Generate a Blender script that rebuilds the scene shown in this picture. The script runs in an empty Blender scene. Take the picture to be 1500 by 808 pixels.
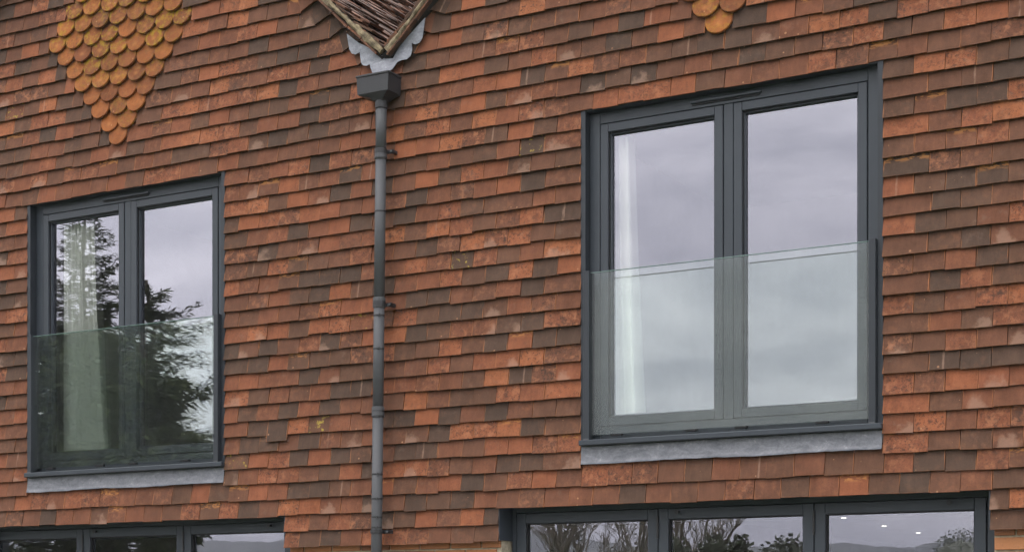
import bpy, bmesh, math, random
from mathutils import Vector, Matrix, Euler
R = math.radians
rnd = random.Random(11)
scene = bpy.context.scene

# ------------------------------------------------------------------ camera
# level camera with vertical shift (verticals stay vertical); calibrated on the tile courses
FPX, HORIZON = 2400.0, 902.0
TH = math.atan(FPX / 4290.0); S, Cc = math.sin(TH), math.cos(TH)
GAUGE = 0.1057
W0 = FPX * GAUGE / 25.57
ZC = 1.6
cam_d = bpy.data.cameras.new('camera'); cam = bpy.data.objects.new('camera', cam_d)
scene.collection.objects.link(cam)
cam.location = (W0 * S, -W0 * Cc, ZC)
cam.rotation_euler = (R(90), 0, TH)
cam_d.sensor_fit = 'HORIZONTAL'; cam_d.sensor_width = 36.0
cam_d.lens = FPX / 1500.0 * 36.0
cam_d.shift_y = (HORIZON - 404.0) / 1500.0
cam_d.clip_end = 5000
scene.camera = cam

def P(x, y, d=0.0):
    """photo pixel -> point on the plane y = d parallel to the facade"""
    xp = (x - 750) / FPX
    w = (W0 * Cc + d) / (Cc + xp * S)
    return Vector((W0 * S + w * (-S + xp * Cc), d, ZC + w * (HORIZON - y) / FPX))

def project(X, Y, Z):
    dx, dy = X - W0 * S, Y + W0 * Cc
    w = -dx * S + dy * Cc
    return 750 + FPX * (dx * Cc + dy * S) / w, HORIZON - FPX * (Z - ZC) / w

def mirrored(x, y, w, zground=None):
    """something seen reflected in the windows at pixel (x, y), w metres along the folded sight line"""
    xp = (x - 750) / FPX
    X = W0 * S + w * (-S + xp * Cc); Y = -W0 * Cc + w * (Cc + xp * S)
    return Vector((X, 0.22 - Y, ZC + w * (HORIZON - y) / FPX))

# ------------------------------------------------------------------ world and sun (overcast)
SUN_EL, SUN_AZ = R(58), R(200)          # azimuth: clockwise from +Y
world = bpy.data.worlds.new('World'); scene.world = world; world.use_nodes = True
wn, wl = world.node_tree.nodes, world.node_tree.links
wn.clear()
wo = wn.new('ShaderNodeOutputWorld'); bg = wn.new('ShaderNodeBackground')
sky = wn.new('ShaderNodeTexSky'); sky.sky_type = 'NISHITA'; sky.sun_disc = False
sky.sun_elevation = SUN_EL; sky.sun_rotation = SUN_AZ
tc = wn.new('ShaderNodeTexCoord'); mp = wn.new('ShaderNodeMapping'); mp.inputs['Scale'].default_value = (1.0, 1.0, 2.6)
nz = wn.new('ShaderNodeTexNoise'); nz.inputs['Scale'].default_value = 8.5; nz.inputs['Detail'].default_value = 6
nz.inputs['Roughness'].default_value = 0.52; nz.inputs['Distortion'].default_value = 0.35
cr = wn.new('ShaderNodeValToRGB')
cr.color_ramp.elements[0].position = 0.34; cr.color_ramp.elements[0].color = (0.64, 0.65, 0.70, 1)
cr.color_ramp.elements[1].position = 0.68; cr.color_ramp.elements[1].color = (1.14, 1.13, 1.15, 1)
sc = wn.new('ShaderNodeMix'); sc.data_type = 'RGBA'; sc.blend_type = 'MULTIPLY'; sc.inputs[0].default_value = 1.0
sc.inputs[7].default_value = (12.8, 12.5, 12.4, 1)
mx = wn.new('ShaderNodeMix'); mx.data_type = 'RGBA'; mx.inputs[0].default_value = 0.96
wl.new(tc.outputs['Generated'], mp.inputs['Vector']); wl.new(mp.outputs['Vector'], nz.inputs['Vector'])
wl.new(nz.outputs['Fac'], cr.inputs['Fac']); wl.new(cr.outputs['Color'], sc.inputs[6])
wl.new(sky.outputs['Color'], mx.inputs[6]); wl.new(sc.outputs[2], mx.inputs[7])
sx = wn.new('ShaderNodeSeparateXYZ'); wl.new(tc.outputs['Generated'], sx.inputs[0])
ze = wn.new('ShaderNodeMapRange'); ze.inputs[1].default_value = 0.0; ze.inputs[2].default_value = 1.0; ze.inputs[3].default_value = 0.92; ze.inputs[4].default_value = 1.75
wl.new(sx.outputs[2], ze.inputs[0])
zm_ = wn.new('ShaderNodeMix'); zm_.data_type = 'RGBA'; zm_.blend_type = 'MULTIPLY'; zm_.inputs[0].default_value = 1.0
wl.new(mx.outputs[2], zm_.inputs[6]); wl.new(ze.outputs[0], zm_.inputs[7])
wl.new(zm_.outputs[2], bg.inputs['Color']); bg.inputs['Strength'].default_value = 0.12
wl.new(bg.outputs['Background'], wo.inputs['Surface'])
sun_d = bpy.data.lights.new('sun', 'SUN'); sun_d.energy = 0.6; sun_d.angle = R(25); sun_d.color = (1.0, 0.96, 0.9)
sun = bpy.data.objects.new('sun', sun_d); scene.collection.objects.link(sun)
sd = Vector((math.sin(SUN_AZ) * math.cos(SUN_EL), math.cos(SUN_AZ) * math.cos(SUN_EL), math.sin(SUN_EL)))
sun.rotation_euler = (-sd).to_track_quat('-Z', 'Y').to_euler(); sun.location = sd * 60
vs = scene.view_settings
vs.view_transform = 'Standard'; vs.look = 'None'; vs.gamma = 1.0; vs.use_curve_mapping = False
vs.exposure = 0.86
scene.cycles.max_bounces = 7; scene.cycles.diffuse_bounces = 3; scene.cycles.volume_bounces = 0; scene.cycles.transparent_max_bounces = 12

# ------------------------------------------------------------------ helpers
COL = scene.collection

class MB:
    """collects faces of one mesh"""
    def __init__(s): s.v = []; s.f = []; s.uv = []; s.tint = []
    def add(s, verts, faces, uv=None, tint=None):
        b = len(s.v); s.v += [tuple(p) for p in verts]
        s.f += [tuple(i + b for i in fc) for fc in faces]
        s.uv += list(uv) if uv else [(0.5, 0.5, 0)] * len(verts)
        s.tint += [tint or (0.5, 0.5, 0.5, 0.5)] * len(verts)
        return s
    def box(s, x0, x1, y0, y1, z0, z1, ch=0.0):
        if ch <= 0:
            v = [(x, y, z) for x in (x0, x1) for y in (y0, y1) for z in (z0, z1)]
            f = [(0, 1, 3, 2), (4, 6, 7, 5), (0, 4, 5, 1), (2, 3, 7, 6), (0, 2, 6, 4), (1, 5, 7, 3)]
            return s.add(v, f)
        # box with chamfered edges
        bm = bmesh.new(); bmesh.ops.create_cube(bm, size=1)
        for q in bm.verts:
            q.co = ((x0 + x1) / 2 + q.co.x * (x1 - x0), (y0 + y1) / 2 + q.co.y * (y1 - y0), (z0 + z1) / 2 + q.co.z * (z1 - z0))
        bmesh.ops.bevel(bm, geom=bm.edges[:], offset=ch, segments=1, affect='EDGES')
        s.bm(bm); return s
    def bm(s, bm, mat=None):
        bm.verts.index_update()
        vs_ = [(mat @ q.co) if mat else q.co.copy() for q in bm.verts]
        s.add(vs_, [[q.index for q in fc.verts] for fc in bm.faces]); bm.free(); return s
    def tube(s, pts, rad, n=10, cap=True):
        pts = [Vector(p) for p in pts]; rad = rad if isinstance(rad, (list, tuple)) else [rad] * len(pts)
        vs_, fs = [], []
        for i, p in enumerate(pts):
            t = (pts[min(i + 1, len(pts) - 1)] - pts[max(i - 1, 0)]).normalized()
            a = t.orthogonal().normalized() if abs(t.z) < 0.9 else Vector((1, 0, 0)).cross(t).normalized()
            b = t.cross(a)
            for k in range(n):
                an = 2 * math.pi * k / n
                vs_.append(p + rad[i] * (math.cos(an) * a + math.sin(an) * b))
        for i in range(len(pts) - 1):
            for k in range(n):
                k2 = (k + 1) % n
                fs.append((i * n + k, i * n + k2, (i + 1) * n + k2, (i + 1) * n + k))
        if cap:
            fs.append(tuple(reversed(range(n)))); fs.append(tuple((len(pts) - 1) * n + k for k in range(n)))
        return s.add(vs_, fs)
    def mesh(s, name, mat, smooth=False):
        me = bpy.data.meshes.new(name); me.from_pydata(s.v, [], s.f)
        a = me.attributes.new('tuv', 'FLOAT_VECTOR', 'POINT'); a.data.foreach_set('vector', [c for u in s.uv for c in u])
        a = me.attributes.new('tint', 'FLOAT_COLOR', 'POINT'); a.data.foreach_set('color', [c for u in s.tint for c in u])
        if smooth: me.polygons.foreach_set('use_smooth', [True] * len(me.polygons))
        me.materials.append(mat); me.update(); return me
    def build(s, name, mat, parent=None, smooth=False, loc=(0, 0, 0)):
        o = bpy.data.objects.new(name, s.mesh(name, mat, smooth)); COL.objects.link(o); o.location = loc
        o.parent = parent; return o

def recalc(o):
    bm = bmesh.new(); bm.from_mesh(o.data); bmesh.ops.recalc_face_normals(bm, faces=bm.faces[:]); bm.to_mesh(o.data); bm.free()
    return o

def empty(name, loc=(0, 0, 0), parent=None):
    o = bpy.data.objects.new(name, None); COL.objects.link(o); o.location = loc; o.parent = parent; o.empty_display_size = .2
    return o

def tag(o, label=None, cat=None, group=None, kind=None):
    if label: o['label'] = label
    if cat: o['category'] = cat
    if group: o['group'] = group
    if kind: o['kind'] = kind
    return o

# ------------------------------------------------------------------ materials
def new_mat(name):
    m = bpy.data.materials.new(name); m.use_nodes = True
    nt = m.node_tree; b = nt.nodes['Principled BSDF']; return m, nt, b

class N:
    """tiny node builder"""
    def __init__(s, nt): s.nt = nt
    def new(s, t, **k):
        n = s.nt.nodes.new(t)
        for a, v in k.items(): setattr(n, a, v)
        return n
    def link(s, a, b): s.nt.links.new(a, b)
    def put(s, sock, v):
        if isinstance(v, bpy.types.NodeSocket): s.link(v, sock)
        else: sock.default_value = v
    def math(s, op, a, b=0.0, clamp=False):
        n = s.new('ShaderNodeMath', operation=op, use_clamp=clamp); s.put(n.inputs[0], a); s.put(n.inputs[1], b); return n.outputs[0]
    def mix(s, fac, a, b, blend='MIX'):
        n = s.new('ShaderNodeMix', data_type='RGBA', blend_type=blend); s.put(n.inputs[0], fac); s.put(n.inputs[6], a); s.put(n.inputs[7], b); return n.outputs[2]
    def ramp(s, fac, stops, interp='LINEAR'):
        n = s.new('ShaderNodeValToRGB'); n.color_ramp.interpolation = interp
        e = n.color_ramp.elements
        while len(e) < len(stops): e.new(0.5)
        for i, (p, c) in enumerate(stops):
            e[i].position = p; e[i].color = c if len(c) == 4 else (*c, 1)
        s.put(n.inputs[0], fac); return n.outputs[0]
    def step(s, v, lo, hi):
        n = s.new('ShaderNodeMapRange', clamp=True); n.interpolation_type = 'SMOOTHSTEP'
        s.put(n.inputs[0], v); n.inputs[1].default_value = lo; n.inputs[2].default_value = hi; return n.outputs[0]
    def noise(s, vec, scale, detail=3, rough=0.55, dist=0.0):
        n = s.new('ShaderNodeTexNoise'); s.put(n.inputs['Vector'], vec); n.inputs['Scale'].default_value = scale
        n.inputs['Detail'].default_value = detail; n.inputs['Roughness'].default_value = rough; n.inputs['Distortion'].default_value = dist
        return n.outputs['Fac']
    def vmul(s, vec, v):
        n = s.new('ShaderNodeVectorMath', operation='MULTIPLY'); s.put(n.inputs[0], vec); n.inputs[1].default_value = v; return n.outputs[0]
    def bump(s, h, strength, dist):
        n = s.new('ShaderNodeBump'); n.inputs['Strength'].default_value = strength; n.inputs['Distance'].default_value = dist; s.put(n.inputs['Height'], h); return n.outputs[0]

TILE_RAMP = [(0.00, (.050, .032, .023)), (0.17, (.060, .036, .025)), (0.30, (.078, .040, .025)), (0.45, (.094, .042, .025)),
             (0.60, (.114, .045, .0245)), (0.75, (.142, .051, .026)), (0.88, (.172, .060, .028)), (1.0, (.205, .074, .032))]

def tile_material(name, source, scallop=False):
    """clay tile. R of the tint = body colour, G = random, B = age/mottling, A = kind of mark"""
    m, nt, b = new_mat(name); n = N(nt)
    if source == 'OBJECT':
        oi = n.new('ShaderNodeObjectInfo'); colr, alpha = oi.outputs['Color'], oi.outputs['Alpha']
    else:
        at = n.new('ShaderNodeAttribute', attribute_name='tint'); colr, alpha = at.outputs['Color'], at.outputs['Alpha']
    sep = n.new('ShaderNodeSeparateColor'); n.link(colr, sep.inputs[0]); r_, g_, b_ = sep.outputs[0], sep.outputs[1], sep.outputs[2]
    uva = n.new('ShaderNodeAttribute', attribute_name='tuv'); su = n.new('ShaderNodeSeparateXYZ'); n.link(uva.outputs['Vector'], su.inputs[0])
    u, v = su.outputs[0], su.outputs[1]
    geo = n.new('ShaderNodeNewGeometry')
    off = n.new('ShaderNodeVectorMath', operation='ADD'); n.link(geo.outputs['Position'], off.inputs[0])
    k = n.new('ShaderNodeCombineXYZ'); n.link(n.math('MULTIPLY', g_, 37.0), k.inputs[0]); n.link(n.math('MULTIPLY', g_, 11.0), k.inputs[2]); n.link(k.outputs[0], off.inputs[1])
    pos = off.outputs[0]
    if scallop:
        base = n.ramp(r_, [(0, (.125, .043, .018)), (.5, (.18, .060, .020)), (1, (.225, .076, .023))])
    else:
        base = n.ramp(r_, TILE_RAMP)
    big = n.noise(pos, 9, 3); fine = n.noise(pos, 190, 3, .65); med = n.noise(pos, 42, 4, .62, .4)
    streak = n.noise(n.vmul(pos, (60, 60, 5)), 1.0, 3, .6)
    f1 = n.math('ADD', n.math('MULTIPLY', big, 0.55), n.math('ADD', n.math('MULTIPLY', fine, 0.38), n.math('MULTIPLY', streak, 0.32)))
    drift = n.noise(n.vmul(geo.outputs['Position'], (1, 1, .55)), 1.7, 4, .6)
    shade = n.math('MULTIPLY', n.math('ADD', n.math('MULTIPLY', f1, 1.5), 0.06), n.math('ADD', .70, n.math('MULTIPLY', drift, .60)))
    col = n.mix(1.0, base, n.new('ShaderNodeCombineColor').outputs[0], 'MULTIPLY')
    cc = nt.nodes[-2] if False else None
    comb = [q for q in nt.nodes if q.bl_idname == 'ShaderNodeCombineColor'][-1]
    for i in range(3): n.link(shade, comb.inputs[i])
    # mottling of the older handmade tiles: sooty spots and pale salmon scuffs
    spots = n.noise(pos, 85, 4, .68, .3)
    dark = n.math('MULTIPLY', n.math('MAXIMUM', n.step(med, .54, .64), n.step(spots, .55, .63)), b_)
    col = n.mix(n.math('MULTIPLY', dark, .80), col, (.034, .022, .017, 1))
    med2 = n.noise(pos, 19, 6, .72, .25)
    soot = n.math('MULTIPLY', n.step(n.noise(n.vmul(pos, (1, 1, .7)), 12, 5, .65, .3), .54, .70), b_)
    col = n.mix(n.math('MULTIPLY', soot, .62), col, (.040, .027, .021, 1))
    pale = n.math('MULTIPLY', n.step(med2, .48, .66), b_)
    col = n.mix(n.math('MULTIPLY', pale, .75), col, (.265, .112, .058, 1) if not scallop else (.31, .14, .045, 1))
    # grey weathering film on some
    film = n.math('MULTIPLY', n.step(n.noise(pos, 16, 4, .6), .55, .75), n.step(g_, .35, .9))
    col = n.mix(n.math('MULTIPLY', film, .30), col, (.145, .10, .078, 1))
    # worn arrises: paler, rawer clay along the vertical edges and tail
    eu = n.math('ABSOLUTE', n.math('SUBTRACT', u, .5))
    rag = n.noise(pos, 55, 2)
    edge = n.step(n.math('ADD', eu, n.math('MULTIPLY', n.math('SUBTRACT', rag, .5), .045)), .468, .488)
    tail = n.step(n.math('ADD', n.math('SUBTRACT', 1.0, v), n.math('MULTIPLY', n.math('SUBTRACT', rag, .5), .10)), .965, .995)
    col = n.mix(n.math('MULTIPLY', edge, n.math('MULTIPLY', .7, n.step(n.noise(pos, 6, 1), .46, .66))), col, (.27, .110, .048, 1))
    col = n.mix(n.math('MULTIPLY', tail, .2), col, (.24, .10, .05, 1))
    if not scallop:
        # marks picked by alpha: >.9 pale drip stripe, .78-.9 lime bloom on the lower half, .7-.78 orange scrape at the head
        su_ = n.math('ABSOLUTE', n.math('SUBTRACT', u, n.math('ADD', .25, n.math('MULTIPLY', g_, .5))))
        stripe = n.math('MULTIPLY', n.math('SUBTRACT', 1.0, n.step(n.math('ADD', su_, n.math('MULTIPLY', rag, .03)), .035, .06)), n.math('GREATER_THAN', alpha, .9))
        col = n.mix(n.math('MULTIPLY', stripe, n.math('MULTIPLY', .45, n.step(streak, .3, .55))), col, (.24, .155, .115, 1))
        inb = n.math('MULTIPLY', n.math('GREATER_THAN', alpha, .78), n.math('LESS_THAN', alpha, .9))
        du = n.math('SUBTRACT', u, n.math('ADD', .1, n.math('MULTIPLY', g_, .9))); rr = n.math('ADD', n.math('MULTIPLY', n.math('MULTIPLY', du, du), 2.4), n.math('ADD', v, n.math('MULTIPLY', n.math('SUBTRACT', n.noise(pos, 14, 4, .6), .5), 1.5)))
        bloom = n.math('MULTIPLY', n.math('SUBTRACT', 1.0, n.step(rr, .12, .50)), inb)
        col = n.mix(n.math('MULTIPLY', bloom, .40), col, (.26, .165, .12, 1))
        ino = n.math('MULTIPLY', n.math('GREATER_THAN', alpha, .7), n.math('LESS_THAN', alpha, .78))
        scr = n.math('MULTIPLY', n.math('MULTIPLY', n.step(v, .42, .60), n.step(n.noise(n.vmul(pos, (1, 1, 3)), 26, 2), .47, .56)), ino)
        col = n.mix(n.math('MULTIPLY', scr, .75), col, (.34, .15, .05, 1))
        lic = n.math('MULTIPLY', n.step(n.noise(pos, 33, 4, .6), .58, .66), n.math('LESS_THAN', alpha, .03))
        col = n.mix(n.math('MULTIPLY', lic, .8), col, (.27, .20, .035, 1))
    else:
        # lichen: yellow-green crust, more on the rims
        du = n.math('SUBTRACT', u, .5); dv = n.math('SUBTRACT', v, .36)
        rad = n.math('SQRT', n.math('ADD', n.math('MULTIPLY', du, du), n.math('MULTIPLY', n.math('MULTIPLY', dv, dv), 1.6)))
        ring = n.step(n.math('ADD', rad, n.math('MULTIPLY', n.math('SUBTRACT', med2, .5), .5)), .18, .50)
        lich = n.math('MULTIPLY', n.math('MULTIPLY', n.step(n.noise(pos, 24, 5, .72), .46, .64), n.math('ADD', .55, n.math('MULTIPLY', ring, .45))), alpha)
        col = n.mix(n.math('MULTIPLY', lich, .9), col, (.27, .185, .012, 1))
        grey = n.math('MULTIPLY', n.step(n.noise(pos, 60, 4, .7), .55, .7), .45)
        col = n.mix(grey, col, (.115, .075, .04, 1))
        cen = n.math('SUBTRACT', 1.0, n.step(rad, .0, .2)); col = n.mix(n.math('MULTIPLY', cen, n.math('MULTIPLY', .45, n.step(g_, .4, .8))), col, (.34, .145, .05, 1))
    # scattered lime and lichen specks
    sp = n.new('ShaderNodeTexVoronoi'); n.link(pos, sp.inputs['Vector']); sp.inputs['Scale'].default_value = 26
    sc_ = n.new('ShaderNodeSeparateColor'); n.link(sp.outputs['Color'], sc_.inputs[0])
    speck = n.math('MULTIPLY', n.math('LESS_THAN', sp.outputs['Distance'], n.math('MULTIPLY', sc_.outputs[1], .17)), n.math('GREATER_THAN', sc_.outputs[0], .72))
    col = n.mix(n.math('MULTIPLY', speck, .6), col, (.32, .17, .095, 1))
    n.link(col, b.inputs['Base Color'])
    b.inputs['Roughness'].default_value = .85; b.inputs['Specular IOR Level'].default_value = .14
    hgt = n.math('ADD', n.math('MULTIPLY', fine, .35), n.math('ADD', n.math('MULTIPLY', med, n.math('ADD', .35, b_)), n.math('MULTIPLY', big, 1.5)))
    n.link(n.bump(hgt, .55, .004), b.inputs['Normal'])
    return m

def metal_paint(name, col, rough=.42, var=.2):
    m, nt, b = new_mat(name); n = N(nt); geo = n.new('ShaderNodeNewGeometry'); pos = geo.outputs['Position']
    a = n.noise(pos, 5, 4, .6); d = n.noise(n.vmul(pos, (40, 40, 3)), 1, 3, .6)
    k = n.math('ADD', n.math('MULTIPLY', a, var * 1.4), n.math('MULTIPLY', d, var))
    c2 = tuple(min(1, q * 1.9 + .012) for q in col)
    n.link(n.mix(k, (*col, 1), (*c2, 1)), b.inputs['Base Color'])
    n.link(n.math('ADD', rough - .08, n.math('MULTIPLY', a, .18)), b.inputs['Roughness'])
    b.inputs['Specular IOR Level'].default_value = .30
    n.link(n.bump(n.noise(pos, 260, 2), .08, .001), b.inputs['Normal'])
    return m

def glazing(name, gain, tint, gloss_tint, wav=.02, dirt=.0):
    """thin sheet of glass: clear transmission plus a mirror share that follows Fresnel"""
    m, nt, b = new_mat(name); nt.nodes.remove(b); n = N(nt)
    out = [q for q in nt.nodes if q.bl_idname == 'ShaderNodeOutputMaterial'][0]
    geo = n.new('ShaderNodeNewGeometry'); pos = geo.outputs['Position']
    h = n.math('ADD', n.noise(pos, 2.2, 2, .5), n.math('MULTIPLY', n.noise(n.vmul(pos, (9, 9, 3.5)), 1, 2), .14))
    bmp = n.bump(h, 1.0, wav)
    fr = n.new('ShaderNodeFresnel'); fr.inputs['IOR'].default_value = 1.5
    fac = n.math('MULTIPLY', fr.outputs[0], gain, True)
    tr = n.new('ShaderNodeBsdfTransparent'); tr.inputs['Color'].default_value = (*tint, 1)
    gl = n.new('ShaderNodeBsdfGlossy'); gl.inputs['Color'].default_value = (*gloss_tint, 1); gl.inputs['Roughness'].default_value = 0.0
    n.link(bmp, gl.inputs['Normal'])
    ms = n.new('ShaderNodeMixShader'); n.link(fac, ms.inputs[0]); n.link(tr.outputs[0], ms.inputs[1]); n.link(gl.outputs[0], ms.inputs[2])
    last = ms.outputs[0]
    if dirt > 0:
        df = n.new('ShaderNodeBsdfDiffuse'); df.inputs['Color'].default_value = (.55, .57, .55, 1)
        drip = n.step(n.noise(n.vmul(pos, (26, 26, 3)), 1, 4, .65), .45, .8)
        splash = n.step(n.noise(pos, 30, 5, .7), .62, .75)
        k = n.math('MULTIPLY', n.math('ADD', n.math('ADD', .25, drip), n.math('MULTIPLY', splash, .35)), dirt)
        m2 = n.new('ShaderNodeMixShader'); n.link(k, m2.inputs[0]); n.link(last, m2.inputs[1]); n.link(df.outputs[0], m2.inputs[2]); last = m2.outputs[0]
    n.link(last, out.inputs['Surface'])
    return m

def plain(name, col, rough=.8, scale=20, var=.25, bump=.2, bd=.003, col2=None):
    m, nt, b = new_mat(name); n = N(nt); geo = n.new('ShaderNodeNewGeometry'); pos = geo.outputs['Position']
    a = n.noise(pos, scale, 5, .62); f = n.noise(pos, scale * 7, 3, .6)
    c2 = col2 or tuple(q * (1 + var) for q in col); c1 = col if col2 else tuple(q * (1 - var) for q in col)
    n.link(n.mix(n.step(n.math('ADD', n.math('MULTIPLY', a, .75), n.math('MULTIPLY', f, .25)), .35, .65), (*c1, 1), (*c2, 1)), b.inputs['Base Color'])
    b.inputs['Roughness'].default_value = rough; b.inputs['Specular IOR Level'].default_value = .3
    if bump: n.link(n.bump(n.math('ADD', a, n.math('MULTIPLY', f, .4)), bump, bd), b.inputs['Normal'])
    return m

def lead_material(name='weathered_lead', g=1.0):
    m, nt, b = new_mat(name); n = N(nt); geo = n.new('ShaderNodeNewGeometry'); pos = geo.outputs['Position']
    a = n.noise(n.vmul(pos, (1, 1, 2.2)), 11, 6, .7, .7); f = n.noise(pos, 70, 4, .7)
    c = n.ramp(n.math('ADD', n.math('MULTIPLY', a, .7), n.math('MULTIPLY', f, .3)), [(p_, tuple(min(.8, q_ * g) for q_ in c_)) for p_, c_ in ((.30, (.042, .046, .054)), (.45, (.078, .083, .095)), (.58, (.118, .122, .137)), (.74, (.27, .27, .285)))])
    n.link(c, b.inputs['Base Color']); b.inputs['Metallic'].default_value = .15; b.inputs['Roughness'].default_value = .55
    n.link(n.bump(n.math('ADD', n.noise(pos, 9, 3), n.math('MULTIPLY', f, .12)), .35, .006), b.inputs['Normal'])
    return m

def brick_material():
    m, nt, b = new_mat('stock_brick'); n = N(nt); geo = n.new('ShaderNodeNewGeometry'); pos = geo.outputs['Position']
    oi = n.new('ShaderNodeObjectInfo')
    a = n.noise(pos, 4.6, 1); f = n.noise(pos, 90, 4, .7)
    k = n.math('ADD', n.math('MULTIPLY', oi.outputs['Random'], .5), n.math('MULTIPLY', a, .5))
    c = n.ramp(k, [(.2, (.16, .062, .028)), (.5, (.26, .10, .036)), (.8, (.31, .13, .05))])
    c = n.mix(n.math('MULTIPLY', n.step(f, .5, .7), .5), c, (.12, .06, .035, 1))
    n.link(c, b.inputs['Base Color']); b.inputs['Roughness'].default_value = .85
    n.link(n.bump(f, .6, .004), b.inputs['Normal']); return m

def foliage(name, c1, c2):
    m, nt, b = new_mat(name); n = N(nt); at = n.new('ShaderNodeAttribute', attribute_name='tint')
    sp = n.new('ShaderNodeSeparateColor'); n.link(at.outputs['Color'], sp.inputs[0])
    n.link(n.mix(sp.outputs[0], (*c1, 1), (*c2, 1)), b.inputs['Base Color']); b.inputs['Roughness'].default_value = .6
    b.inputs['Specular IOR Level'].default_value = .25
    return m

def emitter(name, col, st):
    m, nt, b = new_mat(name); b.inputs['Base Color'].default_value = (.8, .8, .8, 1)
    b.inputs['Emission Color'].default_value = (*col, 1); b.inputs['Emission Strength'].default_value = st; return m

M = dict(
    tile_obj=tile_material('clay_tile_single', 'OBJECT'), tile_geo=tile_material('clay_tile', 'GEO'),
    club_obj=tile_material('club_tile', 'OBJECT', True), club_geo=tile_material('club_tile_joined', 'GEO', True),
    frame=metal_paint('anthracite_aluminium', (.0175, .0225, .0285), .42), frame_shaded=metal_paint('shaded_liner', (.0105, .0135, .0175), .5),  # second paint is darkened to put the shade of the reveals into its colour
    gasket=plain('rubber_gasket', (.006, .006, .007), .7, 30, .2, 0),
    pipe=metal_paint('grey_pipe', (.040, .042, .045), .58), hopper=metal_paint('black_hopper', (.0145, .015, .0165), .5),
    bracket=metal_paint('black_bracket', (.012, .012, .013), .45),
    lead=lead_material(), pale_lead=lead_material('pale_lead_patina', 1.7), brick=brick_material(),
    mortar=plain('lime_mortar', (.055, .043, .028), .95, 18, .3, .9, .01, (.22, .175, .105)),
    joint=plain('brick_mortar', (.30, .26, .19), .95, 30, .25, .4),
    pane=glazing('double_glazing', 5.1, (.975, 1.0, .965), (.885, .89, 1.0), .0005),
    rail=glazing('balustrade_glass', .62, (.965, .988, .972), (.95, 1.0, .98), .00015, .018),
    rail_edge=plain('green_glass_edge', (.16, .24, .22), .15, 8, .2, 0),
    felt=plain('black_membrane', (.02, .018, .017), .9, 20, .3, .1),
    plaster=plain('white_plaster', (.55, .54, .50), .9, 3, .05, .05), carpet=plain('grey_carpet', (.16, .15, .14), .95, 40, .2, .2),
    fabric=plain('white_curtain', (.90, .90, .87), .9, 120, .06, .15, .0006),
    roof=tile_material('roof_tile', 'GEO'),
    bark=plain('bark', (.055, .043, .033), .9, 14, .45, .6, .01), twig=plain('bare_bark', (.17, .14, .10), .9, 14, .4, .3),
    needle=foliage('conifer_needles', (.016, .026, .010), (.075, .085, .026)), hedge=foliage('hedge_leaves', (.14, .15, .11), (.27, .28, .22)),
    grass=plain('grass', (.045, .075, .022), .95, 1.7, .45, .5, .03), paving=plain('paving', (.20, .19, .17), .85, 3, .18, .3),
    heath=plain('heath', (.09, .10, .075), .95, .02, .2, 0), lamp=emitter('downlight', (1, .95, .85), 2.0),
    white=plain('white_trim', (.75, .75, .73), .5, 10, .05, 0), wood=plain('bed_wood', (.42, .27, .15), .6, 9, .2, .1), linen=plain('linen', (.62, .50, .40), .9, 30, .1, .1),
)

# ------------------------------------------------------------------ dimensions of the facade (metres; y = 0 is the face of the tile tails, -y is outside)
TW = 0.1655                                    # tile pitch along the course
def course_z(k): return ZC + (k + 0.28) * GAUGE
GL, GR, VAL = -3.164, 1.336, -0.914            # gable centres, valley between them
ZV, SL = 5.115, math.tan(R(43.5))              # height of the valley, pitch
APEX = ZV + SL * (VAL - GL)
def verge_z(x):                                # height of the verge over the facade
    g = GL if x < VAL else GR
    return APEX - SL * abs(x - g)
X_MIN, X_MAX = GL - 2.25, GR + 2.25
WINS = [(-4.040, -2.222), (0.463, 2.279)]      # upper windows
WZ0, WZ1 = 2.600, course_z(28) + .004
LOWS = [(-4.625, -1.722), (-0.100, 2.847)]     # lower doors
LZ1 = course_z(6) + .004

# ------------------------------------------------------------------ ground and far setting
def sheet(name, x0, x1, y0, y1, z, mat, n=1):
    m = MB(); m.add([(x0, y0, z), (x1, y0, z), (x1, y1, z), (x0, y1, z)], [(0, 1, 2, 3)]); o = m.build(name, mat); return tag(o, kind='structure')
tag(sheet('ground', -2600, 2600, -2600, 2600, 0, M['grass']), 'wide green lawn and fields reaching the hills', 'ground')
tag(sheet('patio', -9, 8, -3.6, .30, .004, M['paving']), 'pale paved terrace along the foot of the house', 'patio')
# distant ridge (it shows reflected in the lower doors)
hm = MB(); hr = random.Random(4); rows = []
for i in range(61):
    a = R(-150 + 120 * i / 60.0); d = 1500
    hgt = 60 + 8 * math.sin(i * .55) + 4 * math.sin(i * 1.27 + 1) + hr.uniform(-2, 2)
    rows.append([(math.cos(a) * d * .8, math.sin(a) * d * .8, -2), (math.cos(a) * d * .9, math.sin(a) * d * .9, hgt * .6), (math.cos(a) * d, math.sin(a) * d, hgt + 10), (math.cos(a) * d * 1.3, math.sin(a) * d * 1.3, -3)])
for i in range(60):
    for j in range(3): hm.add([rows[i][j], rows[i + 1][j], rows[i + 1][j + 1], rows[i][j + 1]], [(0, 1, 2, 3)])
tag(hm.build('hills', M['heath'], smooth=True), 'low blue grey ridge of hills on the horizon', 'hills', kind='structure')

# ------------------------------------------------------------------ house
house = tag(empty('tile_hung_house', (VAL, 0.3, 0)), 'twin gabled house hung with red brown clay tiles above brick', 'house')
def hpart(mb, name, mat, parent=house, smooth=False):
    o = mb.build(name, mat, parent, smooth)
    base = Vector((0, 0, 0)); q = parent
    while q is not None: base += q.location; q = q.parent
    o.location = -base; return o

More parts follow.
